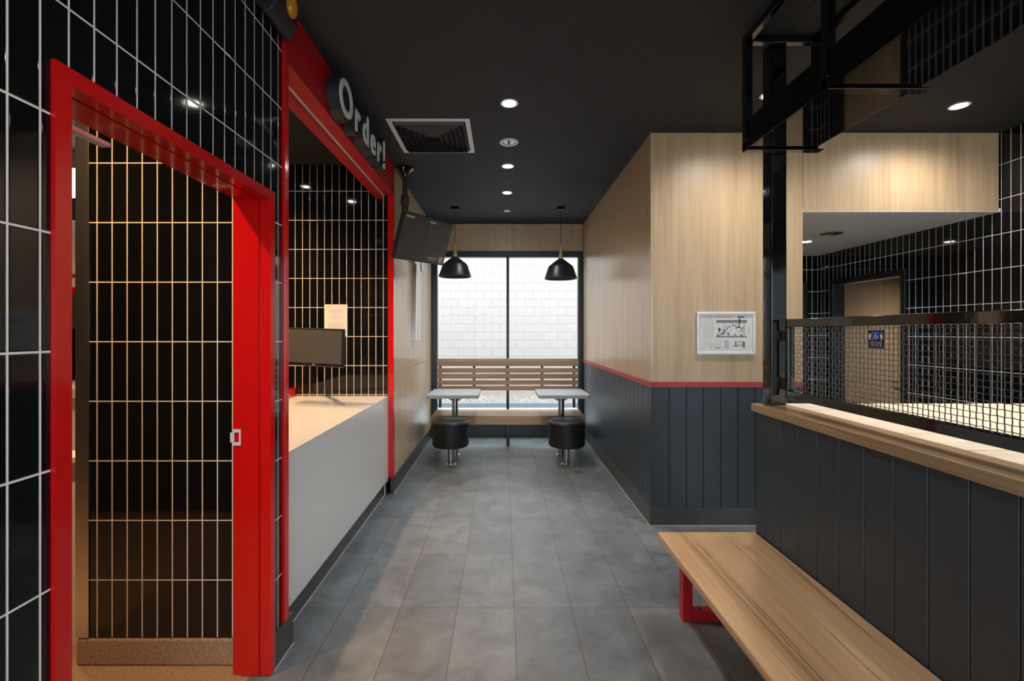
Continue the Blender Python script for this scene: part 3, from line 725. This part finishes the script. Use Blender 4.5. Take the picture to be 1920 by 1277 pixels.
# post
po = thing('steel_post', 'glossy black square steel post standing on the end of the ledge', 'post', (1.43, 2.44, 1.087))
B().box(1.390, 1.473, 2.400, 2.481, 1.0875, CZ-.001).build('shaft', 'blackgloss', po, .007, seg=3)

# wire mesh screen
ms = thing('wire_screen', 'black framed crimped wire mesh screen bolted to the steel post', 'screen', (1.45, 1.5, 1.13))
XS, Y0s, Y1s, ZB, ZT = 1.448, .62, 2.350, 1.134, 1.533
for nm, a in (('rail', (XS-.016, XS+.016, Y0s, Y1s, ZT-.040, ZT)), ('rail', (XS-.016, XS+.016, Y0s, Y1s, ZB, ZB+.040)), ('stile', (XS-.016, XS+.016, Y1s-.026, Y1s, ZB+.0402, ZT-.0402)), ('stile', (XS-.016, XS+.016, Y0s, Y0s+.03, ZB+.0402, ZT-.0402))):
    B().box(*a).build(nm, 'blackgloss', ms, .003)
wm = MB(); pit_, am, wr_ = .0200, .0022, .0016
ny = int((Y1s-Y0s-.04)/pit_); nz = 16; pz = (ZT-ZB-.078)/nz
zb = ZB+.039
for i in range(ny):
    y = Y1s-.034-i*pit_; pts = []
    for k in range(-0, nz*2+1):
        z = zb+k*pz/2; s = math.sin((k/2+.5+i)*PI)
        pts.append((XS+am*s, y+.0012*s, z))
    wm.path(pts, wr_)
for k in range(nz):
    z = zb+(k+.5)*pz; pts = []
    for i in range(ny*2+3):
        y = Y1s-.024-i*pit_/2; s = -math.sin(((i-1)/2+(k)+1.5)*PI)
        pts.append((XS+am*s, y, z+.0006*s))
    wm.path(pts, wr_)
wm.build('woven_mesh', 'wire', ms, smooth=True)
for z0, z1 in ((1.422, 1.475), (1.175, 1.235)):
    B().box(1.425, 1.452, 2.3505, 2.392, z0, z1).build('lug', 'blackmat', ms, .002)
B().box(1.398, 1.416, 2.393, 2.399, 1.14, 1.52).box(1.416, 1.45, 2.393, 2.399, 1.422, 1.475).box(1.416, 1.45, 2.393, 2.399, 1.175, 1.235).build('fixing_plate', 'blackmat', ms, .001)

# hanging rack
hr = thing('hanging_frame', 'black steel hanging frame with a glossy underside over the ledge', 'hanging frame', (1.43, 1.0, 2.4))
FX0, FX1 = 1.232, 1.622
frames = [2.385, 1.797, 1.21, .62, .03]
for y in frames:
    B().box(FX0, FX1, y-.045, y, 2.390, 2.396).box(FX0, FX1, y-.006, y, 2.396, 2.440).build('cross_angle', 'blackgloss', hr, .0015)
    B().box(FX0+.04, FX1-.04, y-.035, y, 2.940, 2.978).build('top_rail', 'blackgloss', hr, .003)
    B().box(FX0, FX0+.036, y-.036, y, 2.4405, CZ-.001).build('upright', 'blackgloss', hr, .003)
    B().box(FX1-.036, FX1, y-.036, y, 2.4405, CZ-.001).build('upright', 'blackgloss', hr, .003)
B().box(FX0+.008, FX0+.020, -.3, 2.378, 2.400, 2.546).build('side_board', 'blackpanel', hr, .002)
B().box(FX1-.046, FX1-.038, -.3, 2.378, 2.400, 2.546).build('side_board', 'blackpanel', hr, .002)
B().box(FX0+.0205, FX1-.0465, -.3, 2.376, 2.400, 2.410).build('base_panel', 'blackpanel', hr)
for x in (FX0+.002, FX1-.034):
    B().box(x, x+.032, -.3, 2.345, 2.944, 2.9785).build('long_rail', 'blackgloss', hr, .003)
B().tube((1.432, 2.3525, 2.412), (1.432, 2.3785, 2.412), .007, None, 12).build('bolt', 'steel', hr)

# ================================================================= LONG BENCH
lb = thing('long_bench', 'long timber plank bench on red steel legs along the low partition', 'bench', (1.1, 1.2, 0))
B().box(.829, 1.354, .10, 2.482, .360, .398).build('seat', 'bench_y', lb, .009, seg=3)
for y in (2.345, .55):
    m_ = B().box(.912, .962, y, y+.05, 0, .3615).box(1.29, 1.34, y, y+.05, 0, .3615).box(.962, 1.29, y, y+.05, 0, .052).box(.962, 1.29, y, y+.05, .325, .3615)
    m_.build('leg_frame', 'redm', lb, .002)
B().box(1.0, 1.008, 2.36, 2.375, .0525, .062).build('cable_tie', 'blackmat', lb)

# ================================================================= FRAMED PLAN
fp = thing('framed_plan', 'silver framed evacuation plan on the facing oak wall', 'framed plan', (1.685, YF-.001, 1.3))
fx0, fx1, fz0, fz1 = 1.466, 1.910, 1.297, 1.620
m_ = MB().box(fx0, fx1, YF-.018, YF-.001, fz0, fz0+.020).box(fx0, fx1, YF-.018, YF-.001, fz1-.020, fz1).box(fx0, fx0+.020, YF-.018, YF-.001, fz0+.020, fz1-.020).box(fx1-.020, fx1, YF-.018, YF-.001, fz0+.020, fz1-.020)
m_.build('frame', 'white', fp, .004)
B().box(fx0+.0205, fx1-.0205, YF-.006, YF-.001, fz0+.0205, fz1-.0205).build('sheet', 'paper', fp)
def mk(name, mat, rects):
    m = MB()
    W, H = fx1-fx0, fz1-fz0
    for (a, b_, c_, d_) in rects:      # fractions from left/top
        m.box(fx0+a*W, fx0+b_*W, YF-.0068, YF-.0061, fz1-d_*H, fz1-c_*H)
    m.build(name, mat, fp)
rc = [(.055, .06, .09, .91), (.06, .92, .895, .90), (.11, .26, .105, .115), (.34, .61, .10, .11), (.34, .61, .128, .134), (.07, .30, .35, .353)]
rc += [(.07, .09, .13+i*.055, .145+i*.055) for i in range(5)] + [(.18+i*.038, .187+i*.038, .68, .71) for i in range(7)]
mk('red_print', 'inkr', rc)
rg = [(.11, .29, .14+i*.024, .146+i*.024) for i in range(20)] + [(.08, .16, .70+i*.03, .706+i*.03) for i in range(6)]
rg += [(.18+i*.016, .183+i*.016, .73, .84) for i in range(16)] + [(.48, .55, .66, .86), (.305, .308, .09, .62), (.06, .45, .635, .64)]
mk('light_print', 'inkl', rg)
rd = [(.34, .86, .19, .255), (.34, .86, .565, .595), (.46, .465, .25, .57), (.81, .82, .25, .58), (.89, .898, .37, .50)]
random.seed(3)
for i in range(90):
    a = random.uniform(.36, .80); c_ = random.uniform(.26, .55); rd.append((a, a+random.choice((.004, .02, .03)), c_, c_+random.choice((.005, .012, .04))))
rd += [(.345+i*.009, .350+i*.009, .55-i*.022, .585-i*.02) for i in range(8)]
rd += [(.66, .82, .695, .71), (.66, .68, .71, .80), (.79, .83, .70, .84), (.62, .72, .79, .81), (.68, .80, .77, .785), (.31, .33, .83, .86), (.345, .365, .83, .86), (.38, .40, .83, .86), (.25, .26, .82, .86), (.43, .435, .81, .87)]
mk('grey_print', 'ink', rd)
mk('blue_marker', 'inkb', [(.70, .82, .10, .14), (.725, .748, .14, .30)])

# ================================================================= TOILET DOORS
d2 = thing('door_2', 'oak toilet door in a black frame in the right tiled wall', 'door', (XR, 4.83, 0), kind='structure')
B().box(XR-.018, XR+.125, 4.335, 4.385, 0, 2.062).build('jamb', 'blacksat', d2, .002)
B().box(XR-.018, XR+.125, 5.285, 5.335, 0, 2.062).build('jamb', 'blacksat', d2, .002)
B().box(XR-.018, XR+.125, 4.3855, 5.2845, 2.012, 2.062).build('head', 'blacksat', d2, .002)
lf = B().box(XR+.12, XR+.16, 4.362, 5.308, .006, 2.011).build('leaf', 'lam', d2)
B().tube((XR+.119, 4.50, .98), (XR+.108, 4.50, .98), .026, None, 20).tube((XR+.108, 4.50, .98), (XR+.075, 4.50, .98), .009, None, 12).tube((XR+.078, 4.495, .98), (XR+.078, 4.62, .98), .009, None, 12).build('lever_handle', 'handle', lf)
sn = thing('toilet_sign', 'small square black and blue accessible toilet sign on the oak door', 'sign', (XR+.118, 4.84, 1.4))
SX = XR+.1185
B().box(SX-.003, SX+.001, 4.738, 4.940, 1.303, 1.487).build('plate', 'blackmat', sn)
B().box(SX-.0042, SX-.0031, 4.790, 4.875, 1.385, 1.470).build('blue_square', 'signblue', sn)
def Q(m, y0, y1, z0, z1): m.box(SX-.0052, SX-.0043, y0, y1, z0, z1)
m_ = MB(); m_.tube((SX-.0052, 4.84, 1.459), (SX-.0043, 4.84, 1.459), .006, None, 12)
Q(m_, 4.837, 4.844, 1.425, 1.450); Q(m_, 4.816, 4.840, 1.421, 1.427); Q(m_, 4.812, 4.818, 1.400, 1.425); Q(m_, 4.806, 4.814, 1.398, 1.402)
R0 = []
for k in range(11):
    a0_ = math.radians(110+k*22); R0.append((SX-.0046, 4.838+.017*math.cos(a0_)*-1, 1.412+.017*math.sin(a0_)))
m_.path(R0, .0025); m_.build('wheelchair_symbol', 'white', sn)
for yc, sk_ in ((4.912, 0), (4.764, 1)):
    m_ = MB()
    m_.tube((SX-.0042, yc, 1.452), (SX-.0032, yc, 1.452), .007, None, 12)
    if sk_: m_.prism([(yc-.006, 1.440), (yc+.006, 1.440), (yc+.014, 1.408), (yc-.014, 1.408)], 0, SX-.0042, SX-.0032)
    else: m_.box(SX-.0042, SX-.0032, yc-.010, yc+.010, 1.408, 1.442)
    m_.box(SX-.0042, SX-.0032, yc-.007, yc-.001, 1.382, 1.4078).box(SX-.0042, SX-.0032, yc+.001, yc+.007, 1.382, 1.4078)
    m_.build('figure_symbol', 'white', sn)
m_ = MB()
for zz_ in (1.352, 1.325):
    for i in range(7): m_.box(SX-.0042, SX-.0032, 4.76+i*.022, 4.774+i*.022, zz_, zz_+.009)
m_.build('raised_text', 'inkl', sn)
d3 = thing('door_3', 'black framed dark door in the lobby end wall', 'door', (3.1, 5.56, 0), kind='structure')
B().box(3.60, 3.655, 5.540, 5.5605, 0, 2.06).build('jamb', 'blacksat', d3, .002)
B().box(2.64, 2.695, 5.540, 5.5605, 0, 2.06).build('jamb', 'blacksat', d3, .002)
B().box(2.6955, 3.5995, 5.540, 5.5605, 2.01, 2.06).build('head', 'blacksat', d3, .002)
B().box(2.6955, 3.5995, 5.550, 5.5605, .005, 2.0095).build('leaf', 'darkglass', d3)

# ================================================================= KITCHEN ITEMS (seen past the steel corner guard)
kc = thing('kitchen_cabinet', 'pale grey cabinet on black castors beyond the red doorway', 'cabinet', (-3.6, 4.0, 0))
B().box(-4.1, -3.1, 3.72, 4.4, .14, .93).build('body', 'white', kc, .006)
B().box(-4.15, -3.05, 3.68, 4.42, .935, 1.02).build('worktop', 'alulight', kc, .004)
for x in (-4.0, -3.47): B().tube((x-.02, 3.78, .065), (x+.03, 3.78, .065), .065, None, 24).box(x-.03, x+.04, 3.75, 3.81, .12, .139).build('castor', 'blackmat', kc)
ku = thing('wall_cupboard', 'white wall unit with a red label above the kitchen cabinet', 'cupboard', (-3.8, 4.4, 1.9))
B().box(-4.3, -3.3, 3.95, 4.4, 1.96, 2.42).build('body', 'white', ku, .004)
B().box(-4.2, -3.42, 3.945, 3.949, 1.80, 1.955).build('red_label', 'red', ku)
B().box(-4.1, -3.6, 3.943, 3.9445, 1.85, 1.93).build('label_text', 'white', ku)
B().box(-4.3, -3.3, 3.95, 4.4, 1.50, 1.955).build('lower_panel', 'galv', ku)
kl = thing('ceiling_light', 'bright tube light glimpsed behind the left red jamb', 'light', (-3.7, 3.9, 2.7))
B().box(-4.2, -3.2, 3.88, 3.98, 2.62, 2.84).build('diffuser', 'lampk', kl)
B().box(-4.2, -3.2, 3.88, 3.98, 2.841, CZ).build('housing', 'white', kl)

WARM = (1, .60, .30)
downlight('downlight', -1.75, 3.0, CZ, 'warm downlight over the service counter, out of view', 190, col=WARM, group='warm kitchen downlights')
downlight('downlight', -2.05, 3.55, CZ, 'warm downlight over the back of the service counter, out of view', 100, col=WARM, group='warm kitchen downlights')
downlight('downlight', -1.75, 1.35, CZ, 'warm downlight inside the staff doorway, out of view', 150, col=WARM, group='warm kitchen downlights')
downlight('downlight', -3.4, 2.9, CZ, 'warm downlight over the kitchen floor, out of view', 60, col=WARM, group='warm kitchen downlights')

# ================================================================= DAYLIGHT
W = bpy.data.worlds.new('sky'); S.world = W; W.use_nodes = True
bg = W.node_tree.nodes['Background']; bg.inputs[0].default_value = (.80, .90, 1.0, 1); bg.inputs[1].default_value = 6.2
def portal(x, y, z, w_, h_, rz):
    l = bpy.data.lights.new('portal', 'AREA'); l.shape = 'RECTANGLE'; l.size = w_; l.size_y = h_; l.cycles.is_portal = True
    o = bpy.data.objects.new('daylight_portal', l); COL.objects.link(o); o.location = (x, y, z); o.rotation_euler = (PI/2, 0, rz)
portal(.06, YW+.10, 1.35, 2.05, 2.4, 0)          # light travels -Y
portal(1.39, YN-.10, 1.3, 4.7, 2.4, PI)
# sun grazing the outside wall from the side
sd = bpy.data.lights.new('sun', 'SUN'); sd.energy = 1.2; sd.angle = math.radians(3); sd.color = (1, .95, .88)
so = bpy.data.objects.new('sun', sd); COL.objects.link(so)
so.rotation_euler = Vector((-.72, .38, -.58)).to_track_quat('-Z', 'Y').to_euler()

# ================================================================= CAMERA
cd = bpy.data.cameras.new('camera'); cam = bpy.data.objects.new('camera', cd); COL.objects.link(cam)
cam.location = (0, 0, EYE); cam.rotation_euler = (PI/2, 0, 0)
cd.sensor_width = 36; cd.lens = 868*36/1920; cd.shift_x = 17/1920; cd.shift_y = -16.5/1920; cd.clip_start = .02
S.camera = cam
vs = S.view_settings; vs.view_transform = 'Standard'; vs.look = 'None'; vs.gamma = 1; vs.use_curve_mapping = False; vs.exposure = .22
for o in bpy.data.objects:
    if '_o' in o: del o['_o']
